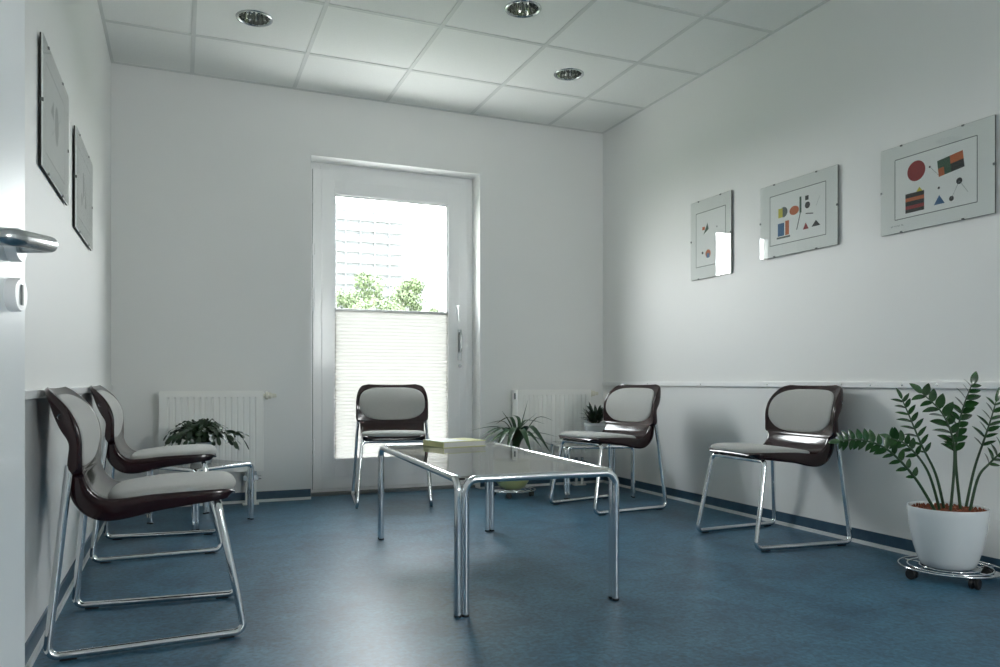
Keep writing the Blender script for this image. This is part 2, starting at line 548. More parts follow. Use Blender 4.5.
# ================================================================== glazed door in the back wall
FY = YB + 0.165          # room-side face of the frame
d1 = empty('door_1', (1.42, FY, 0.012)); tag(d1, kind='structure')
def L(x): return x - 1.42
f = MB()
fx0, fx1, fz1 = DX0 - 0.01, DX1 + 0.01, 2.30
f.box(L(fx0), L(0.895), 0.0, 0.10, 0.0, fz1); f.box(L(1.985), L(fx1), 0.0, 0.10, 0.0, fz1)
f.box(L(0.895), L(1.985), 0.0, 0.10, 2.215, fz1); f.box(L(0.895), L(1.985), 0.0, 0.10, 0.0, 0.085)
f.box(L(fx0), L(fx1), 0.0, 0.02, fz1, fz1 + 0.02)
f.build('frame', M['upvc'], d1, bevel=0.004)
LX0, LX1, LZ0, LZ1 = 0.846, 1.986, 0.030, 2.262
GX_0, GX_1, GZ_0, GZ_1 = 0.994, 1.836, 0.222, 2.098
lf = MB()
SX0, SX1, SZ0, SZ1 = 0.906, 1.926, 0.108, 2.196      # raised inner part of the sash
for (a, b_, c_, d_, y0) in ((LX0, SX0, LZ0, LZ1, -0.016), (SX1, LX1, LZ0, LZ1, -0.016), (SX0, GX_0, SZ0, SZ1, -0.022), (GX_1, SX1, SZ0, SZ1, -0.022)):
    lf.box(L(a), L(b_), y0, -0.003, c_, d_)
for (a, b_, c_, d_, y0) in ((SX0, SX1, LZ0, SZ0, -0.016), (SX0, SX1, SZ1, LZ1, -0.016), (GX_0, GX_1, SZ0, GZ_0, -0.022), (GX_0, GX_1, GZ_1, SZ1, -0.022)):
    lf.box(L(a), L(b_), y0, -0.003, c_, d_)
lf.box(L(0.915), L(GX_0), -0.003, 0.06, 0.10, 2.20); lf.box(L(GX_1), L(1.965), -0.003, 0.06, 0.10, 2.20)
lf.box(L(GX_0), L(GX_1), -0.003, 0.06, GZ_1, 2.20); lf.box(L(GX_0), L(GX_1), -0.003, 0.06, 0.10, GZ_0)
leaf = lf.build('leaf', M['upvc'], d1, bevel=0.002)
b = MB()
bw = 0.014
b.box(L(GX_0), L(GX_0) + bw, -0.012, 0.0, GZ_0, GZ_1); b.box(L(GX_1) - bw, L(GX_1), -0.012, 0.0, GZ_0, GZ_1)
b.box(L(GX_0) + bw, L(GX_1) - bw, -0.012, 0.0, GZ_1 - bw, GZ_1); b.box(L(GX_0) + bw, L(GX_1) - bw, -0.012, 0.0, GZ_0, GZ_0 + bw)
b.build('glazing_bead', M['upvc'], leaf, bevel=0.003)
gk = MB()
gw = 0.002
for (a0, a1, z0, z1) in ((L(LX0) - gw, L(LX0) + 0.001, LZ0, LZ1), (L(LX1) - 0.001, L(LX1) + gw, LZ0, LZ1), (L(LX0) - gw, L(LX1) + gw, LZ1 - 0.001, LZ1 + gw), (L(LX0) - gw, L(LX1) + gw, LZ0 - gw, LZ0 + 0.001)):
    gk.box(a0, a1, -0.003, 0.0015, z0, z1)
gk.build('seal', M['gasket'], d1)
MB().box(L(GX_0), L(GX_1), 0.018, 0.024, GZ_0, GZ_1).build('pane', M['pane'], leaf)
for z in (0.20, 0.30, 1.27, 1.35, 1.66, 2.02):
    h = MB(); h.lathe([(0.0, 0.0), (0.008, 0.001), (0.008, 0.079), (0.0, 0.08)], 14, (L(0.850), -0.022, z))
    h.box(L(0.850), L(0.868), -0.019, -0.0155, z + 0.008, z + 0.072)
    h.build('hinge', M['upvc'], d1, 50)
# lever handle and lock
h = MB()
h.box(L(1.905) - 0.013, L(1.905) + 0.013, -0.031, -0.021, 1.295, 1.365)
h.tube(fillet([(L(1.905), -0.025, 1.345), (L(1.905), -0.066, 1.345), (L(1.905), -0.072, 1.225)], 0.015), 0.0085, 10)
h.build('handle', M['upvc'], leaf, 60)
h = MB()
h.box(L(1.925) - 0.014, L(1.925) + 0.014, -0.030, -0.021, 0.94, 1.17)
h.tube(fillet([(L(1.925), -0.02, 1.145), (L(1.925), -0.058, 1.145), (L(1.925), -0.058, 1.005), (L(1.925), -0.02, 1.005)], 0.02), 0.0075, 10)
h.build('pull_handle', M['steel'], leaf, 60)
MB().lathe([(0.0, 0.0), (0.012, 0.0), (0.012, 0.013), (0.0, 0.013)], 16, mtx=Matrix.Translation((L(1.925), -0.021, 0.90)) @ Matrix.Rotation(PI / 2, 4, 'X')).build('lock_cylinder', M['steel'], leaf, 40)
# threshold
tag(MB().box(DX0, DX1, YB + 0.10, YB + 0.18, 0.0, 0.018).build('trim_3', M['gasket']), kind='structure')

# pleated blind on the lower glass
pb = empty('pleated_blind', (1.415, FY - 0.014, 0.24))
tag(pb, 'white translucent pleated blind covering the lower half of the glazed door', 'blind')
bx0, bx1 = GX_0 + 0.004 - 1.415, GX_1 - 0.004 - 1.415
bz0, bz1 = 0.012, 1.052
n = 42
vs, fs = [], []
for i in range(2 * n + 1):
    z = bz0 + (bz1 - bz0) * i / (2 * n)
    y = 0.000 if i % 2 else -0.0035
    vs += [(bx0, y, z), (bx1, y, z)]
for i in range(2 * n): fs.append((2 * i, 2 * i + 1, 2 * i + 3, 2 * i + 2))
MB().add(vs, fs).build('fabric', M['blind'], pb)
MB().box(bx0, bx1, -0.012, 0.010, bz1, bz1 + 0.017).build('top_rail', M['alu'], pb, bevel=0.002)
MB().box(bx0, bx1, -0.012, 0.010, bz0 - 0.02, bz0).build('bottom_rail', M['upvc'], pb, bevel=0.002)
for x in (bx0 + 0.006, bx1 - 0.006): MB().tube([(x, 0.0, bz1 + 0.015), (x, 0.0, 1.855)], 0.0008, 6).build('cord', M['white_strip'], pb)

# ================================================================== white door leaf beside the camera
HX, HY_ = -0.385, 0.60
EX, EY = -0.235, 1.453
ang = math.atan2(EX - HX, EY - HY_)
d2 = empty('door_2', (HX, HY_, 0.0), -ang); tag(d2, kind='structure')
DL = math.hypot(EX - HX, EY - HY_)
MB().box(-0.040, 0.0, 0.0, DL, 0.008, 2.03).build('leaf', M['door_paint'], d2, bevel=0.003)
hy, hz = DL - 0.062, 1.004
rotY = Matrix.Rotation(PI / 2, 4, 'Y')
rose = MB().lathe([(0.0, 0.0), (0.026, 0.0), (0.0262, 0.013), (0.0245, 0.016), (0.0, 0.016)], 32, mtx=Matrix.Translation((0, hy, hz)) @ rotY).build('handle_rose', M['upvc'], d2, 40)
lev = MB()
path = fillet([(0.012, hy, hz), (0.059, hy, hz + 0.002), (0.057, hy - 0.140, hz - 0.012), (0.016, hy - 0.150, hz - 0.012)], [0, 0.014, 0.02, 0])
lev.tube(path, 0.0125, 18)
lev.build('lever_handle', M['steel'], d2, 60)
lk = MB().lathe([(0.0, 0.0), (0.026, 0.0), (0.0262, 0.013), (0.0245, 0.016), (0.0, 0.016)], 32, mtx=Matrix.Translation((0, hy, hz - 0.078)) @ rotY).build('lock_rose', M['upvc'], d2, 40)
MB().box(0.0155, 0.0175, hy - 0.004, hy + 0.004, hz - 0.094, hz - 0.062).build('keyhole', M['gasket'], lk)
df = MB()
df.box(XL - TL - 0.01, XL + 0.012, OY0, OY0 + 0.04, 0, OZ1); df.box(XL - TL - 0.01, XL + 0.012, OY1 - 0.04, OY1, 0, OZ1); df.box(XL - TL - 0.01, XL + 0.012, OY0, OY1, OZ1 - 0.04, OZ1)
tag(df.build('trim_4', M['upvc'], bevel=0.003), kind='structure')

# ================================================================== downlights
def make_downlight():
    r = empty('recessed_downlight')
    MB().lathe([(0.080, 0.000), (0.083, -0.005), (0.090, -0.006), (0.096, -0.003), (0.097, 0.0)], 48).build('trim_ring', M['steel'], r, 60)
    fl_ = MB()
    n = 48
    prof = [(0.081, 0.0), (0.078, 0.02), (0.068, 0.05), (0.052, 0.082), (0.030, 0.10)]
    vs, fs = [], []
    for i in range(n):
        a = 2 * PI * i / n
        k = 1.0 - (0.055 if i % 3 == 0 else 0.0)
        for rr, z in prof: vs.append((rr * k * math.cos(a), rr * k * math.sin(a), z))
    m = len(prof)
    for i in range(n):
        j = (i + 1) % n
        for q in range(m - 1): fs.append((i * m + q, j * m + q, j * m + q + 1, i * m + q + 1))
    fs.append([i * m + m - 1 for i in range(n)])
    fl_.add(vs, fs).build('fluted_reflector', M['reflector'], r)
    bl = MB()
    for s in (-1, 1):
        bl.tube(fillet([(s * 0.012, -0.012, 0.098), (s * 0.012, -0.012, 0.035), (s * 0.012, 0.012, 0.035), (s * 0.012, 0.012, 0.098)], 0.011, 5), 0.006, 10)
    bl.build('bulb', M['bulb'], r, 180)
    return r
dl_labels = ['round chrome recessed downlight at the left of the white tiled ceiling',
             'round chrome recessed downlight nearest the camera, at the top middle of the ceiling',
             'round chrome recessed downlight nearest the right back corner of the ceiling']
proto = make_downlight()
for i, (x, y) in enumerate(lamps):
    o = proto if i == 0 else copy_tree(proto)
    o.location = (x, y, ZC)
    tag(o, dl_labels[i], 'downlight', 'recessed ceiling downlights')

# ================================================================== radiators
RW, RH, RZ0 = 0.605, 0.510, 0.220
def make_radiator():
    r = empty('panel_radiator')
    # front panel, ribbed by vertical grooves
    p = MB()
    nch = 15
    xs_ = [-RW / 2, -RW / 2 + 0.012]
    pitch = (RW - 0.06) / nch
    cols = [(-RW / 2, 0.0), (-RW / 2 + 0.022, 0.0)]
    for k in range(nch):
        c0 = -RW / 2 + 0.03 + pitch * (k + 0.5)
        cols += [(c0 - 0.0075, 0.0), (c0 - 0.003, 1.0), (c0 + 0.003, 1.0), (c0 + 0.0075, 0.0)]
    cols += [(RW / 2 - 0.022, 0.0), (RW / 2, 0.0)]
    rows = [(0.0, 0), (0.034, 0), (0.044, 1), (RH - 0.044, 1), (RH - 0.034, 0), (RH, 0)]
    nc = len(cols)
    vs, fs = [], []
    for z, a in rows:
        for x, gdep in cols: vs.append((x, 0.006 * gdep * a, z))
    for i in range(len(rows) - 1):
        for j in range(nc - 1):
            fs.append((i * nc + j, i * nc + j + 1, (i + 1) * nc + j + 1, (i + 1) * nc + j))
    p.add(vs, fs)
    p.box(-RW / 2, RW / 2, 0.012, 0.016, 0, RH)
    p.build('front_panel', M['rad'], r, 25)
    for x0 in (RW / 2 - 0.001, -RW / 2 - 0.004):
        sd = MB().box(x0, x0 + 0.005, 0.0, 0.108, 0.0, RH).build('side_cover', M['rad'], r, bevel=0.002)
    for z in (0.045, RH - 0.045):
        MB().box(-RW / 2 - 0.0055, -RW / 2 - 0.0038, 0.040, 0.066, z - 0.022, z + 0.022).build('slot', M['gasket'], sd, bevel=0.0007)
    tg = MB()
    tg.box(-RW / 2, RW / 2, 0.002, 0.012, RH - 0.003, RH + 0.003); tg.box(-RW / 2, RW / 2, 0.096, 0.108, RH - 0.003, RH + 0.003)
    for k in range(40):
        x = -RW / 2 + 0.012 + k * (RW - 0.024) / 39
        tg.box(x - 0.003, x + 0.003, 0.012, 0.096, RH - 0.002, RH + 0.002)
    tg.build('top_grille', M['rad'], r)
    MB().box(-RW / 2, RW / 2, 0.088, 0.102, 0.0, RH - 0.004).build('rear_panel', M['rad'], r)
    v = MB()
    rx = Matrix.Translation((RW / 2 + 0.004, 0.05, RH - 0.028)) @ Matrix.Rotation(PI / 2, 4, 'Y')
    v.lathe([(0.0, 0.0), (0.013, 0.0), (0.013, 0.014), (0.024, 0.017), (0.026, 0.030), (0.021, 0.035), (0.021, 0.052), (0.014, 0.058), (0.012, 0.084), (0.0, 0.086)], 20, mtx=rx)
    v.build('thermostat_head', M['cream'], r, 40)
    vb = MB()
    for x in (RW / 2 - 0.095, RW / 2 - 0.045):
        vb.tube([(x, 0.055, 0.0), (x, 0.055, -0.06)], 0.011, 12)
    vb.box(RW / 2 - 0.115, RW / 2 - 0.025, 0.043, 0.067, -0.062, -0.030)
    vb.tube([(RW / 2 - 0.03, 0.055, -0.046), (RW / 2 - 0.005, 0.055, -0.046)], 0.012, 12)
    vb.build('shut_off_valve', M['steel'], r, 40)
    for x in (RW / 2 - 0.095, RW / 2 - 0.045):
        MB().tube([(x, 0.055, -0.05), (x, 0.055, -RZ0)], 0.0095, 12).build('pipe', M['rad'], r, 60)
    MB().box(RW / 2 - 0.120, RW / 2 - 0.020, 0.035, 0.075, -RZ0, -RZ0 + 0.012).build('pipe_rosette', M['rad'], r, bevel=0.003)
    return r
rad = make_radiator()
rad.location = (0.182, 5.10, RZ0)
tag(rad, 'white ribbed panel radiator on the back wall left of the glazed door', 'radiator', 'white wall radiators')
r2 = copy_tree(rad); r2.location = (2.580, 5.10, RZ0)
tag(r2, 'white ribbed panel radiator on the back wall right of the glazed door, by the corner', 'radiator', 'white wall radiators')

# ================================================================== chairs
KEYS = [  # x, z, half width, centre thickness, edge thickness, edge wrap
    (0.247, 0.436, 0.150, 0.010, 0.010, 0.000),
    (0.239, 0.450, 0.180, 0.020, 0.020, -0.004),
    (0.206, 0.459, 0.202, 0.028, 0.032, -0.005),
    (0.105, 0.457, 0.211, 0.034, 0.044, -0.003),
    (0.005, 0.450, 0.213, 0.038, 0.054, 0.001),
    (-0.075, 0.438, 0.214, 0.046, 0.064, 0.006),
    (-0.130, 0.438, 0.215, 0.050, 0.070, 0.011),
    (-0.168, 0.466, 0.217, 0.040, 0.062, 0.013),
    (-0.188, 0.503, 0.219, 0.026, 0.048, 0.015),
    (-0.192, 0.518, 0.222, 0.022, 0.044, 0.016),
    (-0.195, 0.530, 0.244, 0.020, 0.044, 0.018),
    (-0.200, 0.575, 0.247, 0.016, 0.038, 0.022),
    (-0.203, 0.615, 0.247, 0.014, 0.036, 0.025),
    (-0.212, 0.658, 0.246, 0.013, 0.050, 0.026),
    (-0.233, 0.702, 0.239, 0.012, 0.046, 0.023),
    (-0.260, 0.740, 0.224, 0.011, 0.026, 0.016),
    (-0.276, 0.761, 0.203, 0.010, 0.015, 0.010),
    (-0.284, 0.772, 0.158, 0.009, 0.011, 0.007),
]
NS = 97
NK = len(KEYS) - 1
PROF = spline(KEYS, NS)
def surf(s, u, off=0.0):
    """point on the sitting surface; s in [0,NK], u in [-1,1], off along the normal"""
    t = max(0.0, min(1.0, s / NK)) * (NS - 1)
    k = min(int(t), NS - 2); f_ = t - k
    a = [p + (q - p) * f_ for p, q in zip(PROF[k], PROF[k + 1])]
    k0, k1 = max(0, int(t) - 1), min(NS - 1, int(t) + 2)
    dx, dz = PROF[k1][0] - PROF[k0][0], PROF[k1][1] - PROF[k0][1]
    l = math.hypot(dx, dz)
    nx, nz = dz / l, -dx / l            # to the sitter
    wrap = a[5] * abs(u) ** 2.6
    d = wrap + off
    return Vector((a[0] + nx * d, a[2] * u, a[1] + nz * d)), a
def make_chair():
    r = empty('tubular_chair')
    us = [-1, -0.97, -0.9, -0.75, -0.5, -0.25, 0, 0.25, 0.5, 0.75, 0.9, 0.97, 1]
    ss = [NK * i / 64 for i in range(65)]
    vs, fs = [], []
    nu = len(us)
    for s in ss:
        for u in us: vs.append(surf(s, u)[0])
    base = len(vs)
    for s in ss:
        a = surf(s, 0)[1]
        for u in us:
            th = a[3] + (a[4] - a[3]) * abs(u) ** 3
            vs.append(surf(s, u * 0.985, -th)[0])
    m = len(ss)
    for i in range(m - 1):
        for j in range(nu - 1):
            q = (i * nu + j, i * nu + j + 1, (i + 1) * nu + j + 1, (i + 1) * nu + j)
            fs.append(q); fs.append(tuple(base + x for x in q[::-1]))
        for j in (0, nu - 1):
            fs.append((i * nu + j, (i + 1) * nu + j, base + (i + 1) * nu + j, base + i * nu + j))
    for i in (0, m - 1):
        for j in range(nu - 1):
            fs.append((i * nu + j, i * nu + j + 1, base + i * nu + j + 1, base + i * nu + j))
    MB().add(vs, fs).build('seat_shell', M['shell'], r, 180, sub=1)

    def pad(name, s0, s1, w_, hgt, e=3.2):
        vs, fs = [], []
        rings, seg = 9, 48
        sc_, sr = (s0 + s1) / 2, (s1 - s0) / 2
        prof = [(0.0, 1.0), (0.3, 1.0), (0.55, 0.98), (0.75, 0.92), (0.88, 0.80), (0.95, 0.62), (0.985, 0.40), (1.0, 0.12), (1.0, -0.35)]
        vs.append(surf(sc_, 0, hgt)[0])
        for q, (rr, hh) in enumerate(prof[1:]):
            for k in range(seg):
                a = 2 * PI * k / seg
                ca, sa = math.cos(a), math.sin(a)
                rad_ = (abs(ca) ** e + abs(sa) ** e) ** (-1 / e)
                vs.append(surf(sc_ + sr * rr * rad_ * ca, w_ * rr * rad_ * sa, hgt * hh)[0])
        for k in range(seg): fs.append((0, 1 + k, 1 + (k + 1) % seg))
        for q in range(len(prof) - 2):
            for k in range(seg):
                l = (k + 1) % seg
                fs.append((1 + q * seg + k, 1 + (q + 1) * seg + k, 1 + (q + 1) * seg + l, 1 + q * seg + l))
        return MB().add(vs, fs).build(name, M['fabric'], r, 180)
    pad('seat_pad', 0.75, 6.0, 0.965, 0.021, 3.4)
    pad('back_pad', 10.05, 15.4, 0.90, 0.012, 3.0)

    R, ZR = 0.0115, 0.0140
    for sd in (-1, 1):
        ft, fb = Vector((0.190, sd * 0.200, 0.412)), Vector((0.268, sd * 0.230, ZR))
        rt, rb = Vector((-0.213, sd * 0.229, 0.55)), Vector((-0.264, sd * 0.268, ZR))
        fm, rm = fb.lerp(ft, 0.16), rb.lerp(rt, 0.12)
        inner = Vector((0.183, sd * 0.150, 0.414))
        MB().tube(fillet([fm, ft, inner], 0.03), R).build('leg', M['chrome'], r, 60)
        MB().tube([rm, rt], R).build('leg', M['chrome'], r, 60)
        MB().tube(fillet([fm, fb, rb, rm], 0.045, 10), R).build('runner', M['chrome'], r, 60)
        for t_ in (0.10, 0.90):
            p = fb.lerp(rb, t_)
            MB().box(-0.022, 0.022, -0.007, 0.007, 0.0, 0.007, mtx=Matrix.Translation((p.x, p.y, 0)) @ Matrix.Rotation(math.atan2(rb.y - fb.y, rb.x - fb.x), 4, 'Z')).build('glide', M['black'], r, bevel=0.002)
        MB().lathe([(0.0, 0.0), (0.006, 0.001), (0.008, 0.004)], 14, mtx=Matrix.Translation((-0.236, sd * 0.2385, 0.690)) @ Matrix.Rotation(-sd * PI / 2, 4, 'X') @ Matrix.Translation((0, 0, -0.003))).build('screw', M['steel'], r, 60)
    MB().tube([(0.183, -0.150, 0.414), (0.183, 0.150, 0.414)], R).build('crossbar', M['chrome'], r, 60)
    return r
D = math.radians
chairs = [
    (-0.080, 2.736, D(-1.0), 'brown plastic chair with grey pads against the left wall, nearest the camera'),
    (-0.088, 4.000, D(-1.0), 'brown plastic chair with grey pads against the left wall, behind the nearest one'),
    (1.291, 4.915, D(-103), 'grey padded brown chair standing alone in front of the glazed door and its blind'),
    (2.482, 4.205, D(188.5), 'brown plastic chair with grey pads in the right back corner'),
    (2.742, 3.035, D(178), 'brown plastic chair with grey pads against the right wall, beside the large white potted plant'),
]
ch0 = make_chair()
for i, (x, y, a, lab) in enumerate(chairs):
    o = ch0 if i == 0 else copy_tree(ch0)
    o.location = (x, y, 0); o.rotation_euler = (0, 0, a)
    tag(o, lab, 'chair', 'brown shell chairs on chrome frames')

# ================================================================== tables
def make_table(name, wx, wy, h, R, bend):
    """four upside-down U tubes set pinwheel fashion, two legs at each corner, glass sheet between"""
    r = empty(name)
    zt = h - R
    d = 2 * R
    x0, x1, y0, y1 = -wx / 2 + R, wx / 2 - R, -wy / 2 + R, wy / 2 - R
    sides = [((x0 + d, y0), (x1, y0)), ((x1, y0 + d), (x1, y1)), ((x1 - d, y1), (x0, y1)), ((x0, y1 - d), (x0, y0))]
    for a, b_ in sides:
        zl = zt - bend - 0.005
        pts = fillet([(a[0], a[1], zl), (a[0], a[1], zt), (b_[0], b_[1], zt), (b_[0], b_[1], zl)], bend, 10)
        MB().tube(pts, R, 16).build('frame_rail', M['chrome'], r, 60)
        for q in (a, b_):
            lg = MB().tube([(q[0], q[1], 0.007), (q[0], q[1], zl)], R, 16).build('leg', M['chrome'], r, 60)
            MB().lathe([(0.0, 0.0), (R * 0.94, 0.0), (R * 1.0, 0.003), (R * 1.0, 0.008)], 16, (q[0], q[1], 0)).build('foot_cap', M['black'], lg, 40)
    g_ = MB().box(x0 + R * 0.8, x1 - R * 0.8, y0 + R * 0.8, y1 - R * 0.8, zt + 0.003, zt + 0.010)
    g_.build('glass_top', M['table_glass'], r)
    for (sx, sy) in ((1, 1), (-1, 1), (-1, -1), (1, -1)):
        cx, cy = sx * (x1 - R * 1.6), sy * (y1 - R * 1.6)
        MB().lathe([(0.0, 0.0), (0.010, 0.0), (0.010, 0.007), (0.0, 0.007)], 14, (cx, cy, zt - 0.004)).build('glass_bumper', M['black'], r, 40)
    return r
t1 = make_table('coffee_table', 0.622, 1.390, 0.475, 0.0132, 0.08)
t1.location = (1.190, 3.085, 0); t1.rotation_euler = (0, 0, D(-2.9))
tag(t1, 'long chrome tube coffee table with a smoked glass top, mid floor', 'table')
t2 = make_table('side_table', 0.410, 0.410, 0.330, 0.0110, 0.045)
t2.location = (0.105, 4.640, 0); t2.rotation_euler = (0, 0, D(36))
tag(t2, 'low square chrome and glass side table under the left radiator, carrying a bushy plant', 'table', 'low side tables in the corners')
t3 = make_table('side_table', 0.500, 0.460, 0.358, 0.0110, 0.045)
t3.location = (2.675, 4.730, 0); t3.rotation_euler = (0, 0, D(-14))
tag(t3, 'low square chrome and glass side table in the right back corner, behind a chair', 'table', 'low side tables in the corners')

# paperback on the coffee table
bk = empty('paperback_book', (1.262, 3.610, 0.4725), D(12))
bk.scale = (1, 1, 1.2)
tag(bk, 'thick pale yellow paperback lying at the far end of the glass coffee table', 'book')
MB().box(-0.118, 0.118, -0.098, 0.098, 0.002, 0.021).build('pages', M['paper'], bk)
cv = MB()
cv.box(-0.122, 0.122, -0.10, 0.10, 0.0, 0.002); cv.box(-0.122, 0.122, -0.10, 0.10, 0.021, 0.0235); cv.box(-0.1225, -0.1185, -0.10, 0.10, 0.0, 0.0235)
cv.build('cover', M['cover'], bk)
MB().box(-0.122, 0.02, -0.10, 0.10, 0.0235, 0.0240).build('cover_panel', M['cover_white'], bk)

# ================================================================== plants
def ribbon_leaf(mb, pts, widths, side, fold=0.15, mi=0, twist=0.0):
    """leaf blade along pts, three points across, folded along its midrib"""
    pts = [Vector(p) for p in pts]
    n = len(pts)
    vs, fs = [], []
    for i, p in enumerate(pts):
        t = (pts[min(i + 1, n - 1)] - pts[max(i - 1, 0)]).normalized()
        sdir = (side - t * side.dot(t)).normalized()
        nn = sdir.cross(t).normalized()
        if twist:
            sdir = Matrix.Rotation(twist * i / n, 3, t) @ sdir; nn = sdir.cross(t)
        w_ = widths[i]
        vs += [p - sdir * w_ + nn * w_ * fold, p, p + sdir * w_ + nn * w_ * fold]
    for i in range(n - 1):
        a = 3 * i
        fs += [(a, a + 1, a + 4, a + 3), (a + 1, a + 2, a + 5, a + 4)]
    mb.add(vs, fs, mi)

def leaf_blade(mb, base, direction, length, width, normal, droop=0.15):
    d_ = direction.normalized()
    side = d_.cross(normal).normalized()
    nrm = side.cross(d_).normalized()
    n = 8
    pts, ws = [], []
    for i in range(n):
        t = i / (n - 1)
        pts.append(base + d_ * length * t - nrm * length * droop * t * t)
        ws.append(max(0.0006, width * 0.5 * math.sin(PI * min(1, 0.03 + 0.97 * t ** 0.8)) ** 0.75))
    ribbon_leaf(mb, pts, ws, side, 0.22)

CR = Vector((math.cos(YAW), -math.sin(YAW), 0)); CF = Vector((math.sin(YAW), math.cos(YAW), 0))

# --- trolleys
def make_trolley():
    r = empty('plant_trolley')
    zt = 0.050
    ring = MB()
    for rr in (0.205, 0.168, 0.120, 0.07):
        ring.tube([(rr * math.cos(2 * PI * k / 48), rr * math.sin(2 * PI * k / 48), zt) for k in range(48)], 0.0036, 8, closed=True)
    ring.build('wire_ring', M['chrome'], r, 60)
    sp = MB()
    for k in range(3):
        a = PI * k / 3 + 0.3
        sp.tube([(-0.205 * math.cos(a), -0.205 * math.sin(a), zt - 0.006), (0.205 * math.cos(a), 0.205 * math.sin(a), zt - 0.006)], 0.0032, 8)
    sp.build('spoke', M['chrome'], r, 60)
    for k in range(4):
        a = PI / 4 + k * PI / 2
        c_ = Vector((0.172 * math.cos(a), 0.172 * math.sin(a), 0))
        hs = MB(); hs.box(-0.012, 0.012, -0.016, 0.016, 0.020, 0.050, mtx=Matrix.Translation(c_) @ Matrix.Rotation(a, 4, 'Z'))
        cst = hs.build('caster', M['black'], r, bevel=0.005)
        wh = MB()
        for s in (-0.012, 0.012):
            wh.lathe([(0.0, -0.007), (0.019, -0.007), (0.0215, -0.004), (0.0215, 0.004), (0.019, 0.007), (0.0, 0.007)], 22,
                     mtx=Matrix.Translation((c_.x, c_.y, 0.0215)) @ Matrix.Rotation(a + 0.6, 4, 'Z') @ Matrix.Translation((s, 0, 0)) @ Matrix.Rotation(PI / 2, 4, 'Y'))
        wh.build('wheel', M['black'], cst, 40)
    return r
tr1 = make_trolley(); tr1.location = (2.848, 2.130, 0); tr1.scale = (0.9, 0.9, 1); tr1.rotation_euler = (0, 0, 0.42)
tag(tr1, 'round chrome wire plant trolley on black casters under the big white pot', 'plant trolley', 'wheeled plant trolleys')
tr2 = copy_tree(tr1); tr2.location = (2.120, 4.850, 0); tr2.rotation_euler = (0, 0, 0.2); tr2.scale = (0.78, 0.78, 0.9)
tag(tr2, 'small wheeled plant trolley under the lime green pot by the back wall', 'plant trolley', 'wheeled plant trolleys')

# --- big potted plant with feathered stems
PZ = 0.054
pp = empty('potted_plant', (2.835, 2.130, PZ))
tag(pp, 'tall glossy green plant with feathered stems in a big white pot by the right wall', 'potted plant')
PH = 0.238
MB().lathe([(0.0, 0.0), (0.088, 0.0), (0.097, 0.005), (0.108, 0.03), (0.124, 0.085), (0.136, 0.15), (0.143, 0.21), (0.1445, PH - 0.004), (0.143, PH), (0.139, PH - 0.002), (0.135, 0.205), (0.12, 0.19)], 64).build('pot', M['pot_white'], pp, 50)
so = MB()
so.lathe([(0.0, 0.228), (0.06, 0.229), (0.11, 0.226), (0.137, 0.222), (0.133, 0.19)], 48)
for k in range(420):
    a, rr = random.random() * 2 * PI, 0.131 * math.sqrt(random.random())
    s = random.uniform(0.003, 0.007)
    x, y, z = rr * math.cos(a), rr * math.sin(a), 0.2285
    so.add([(x + s, y, z), (x - s, y, z), (x, y + s, z), (x, y - s, z), (x, y, z + s), (x, y, z - s)],
           [(0, 2, 4), (2, 1, 4), (1, 3, 4), (3, 0, 4), (2, 0, 5), (1, 2, 5), (3, 1, 5), (0, 3, 5)])
so.build('clay_granules', M['soil'], pp)
ZP = 3.058        # camera distance of the pot axis
def off(px, py, dz):
    """from a place seen in the photo to metres from the pot's foot (dz: nearer(-) / farther(+) than the pot axis)"""
    Zd = ZP + dz
    p = CR * ((px - 500) / 763 * Zd) + CF * Zd + Vector((0, 0, CAM_H + (382 - py) / 763 * Zd))
    return p - Vector((2.835, 2.130, PZ))
stems = [  # points (px, py, dz), first leaf t, leaf count, leaf length, width
    ([(938, 505, -0.06), (915, 478, -0.09), (888, 450, -0.13), (862, 440, -0.16), (840, 441, -0.18)], 0.24, 12, 0.052, 0.026),
    ([(941, 505, -0.03), (928, 472, -0.06), (908, 446, -0.08), (891, 438, -0.09)], 0.50, 6, 0.052, 0.026),
    ([(945, 504, 0.0), (936, 475, 0.0), (922, 446, 0.0), (911, 420, 0.0), (902, 399, 0.0)], 0.42, 8, 0.056, 0.021),
    ([(950, 505, -0.05), (954, 470, -0.05), (953, 440, -0.05), (942, 413, -0.05), (922, 393, -0.05)], 0.38, 8, 0.066, 0.038),
    ([(961, 504, -0.02), (956, 465, -0.03), (957, 435, -0.04), (963, 408, -0.05), (972, 384, -0.05)], 0.36, 10, 0.062, 0.037),
    ([(965, 503, 0.03), (974, 470, 0.02), (984, 440, 0.0), (990, 422, -0.01), (996, 402, -0.02)], 0.42, 7, 0.068, 0.025),
    ([(969, 505, -0.04), (978, 478, -0.05), (990, 463, -0.06), (1004, 450, -0.08), (1022, 436, -0.10)], 0.45, 7, 0.068, 0.032),
]
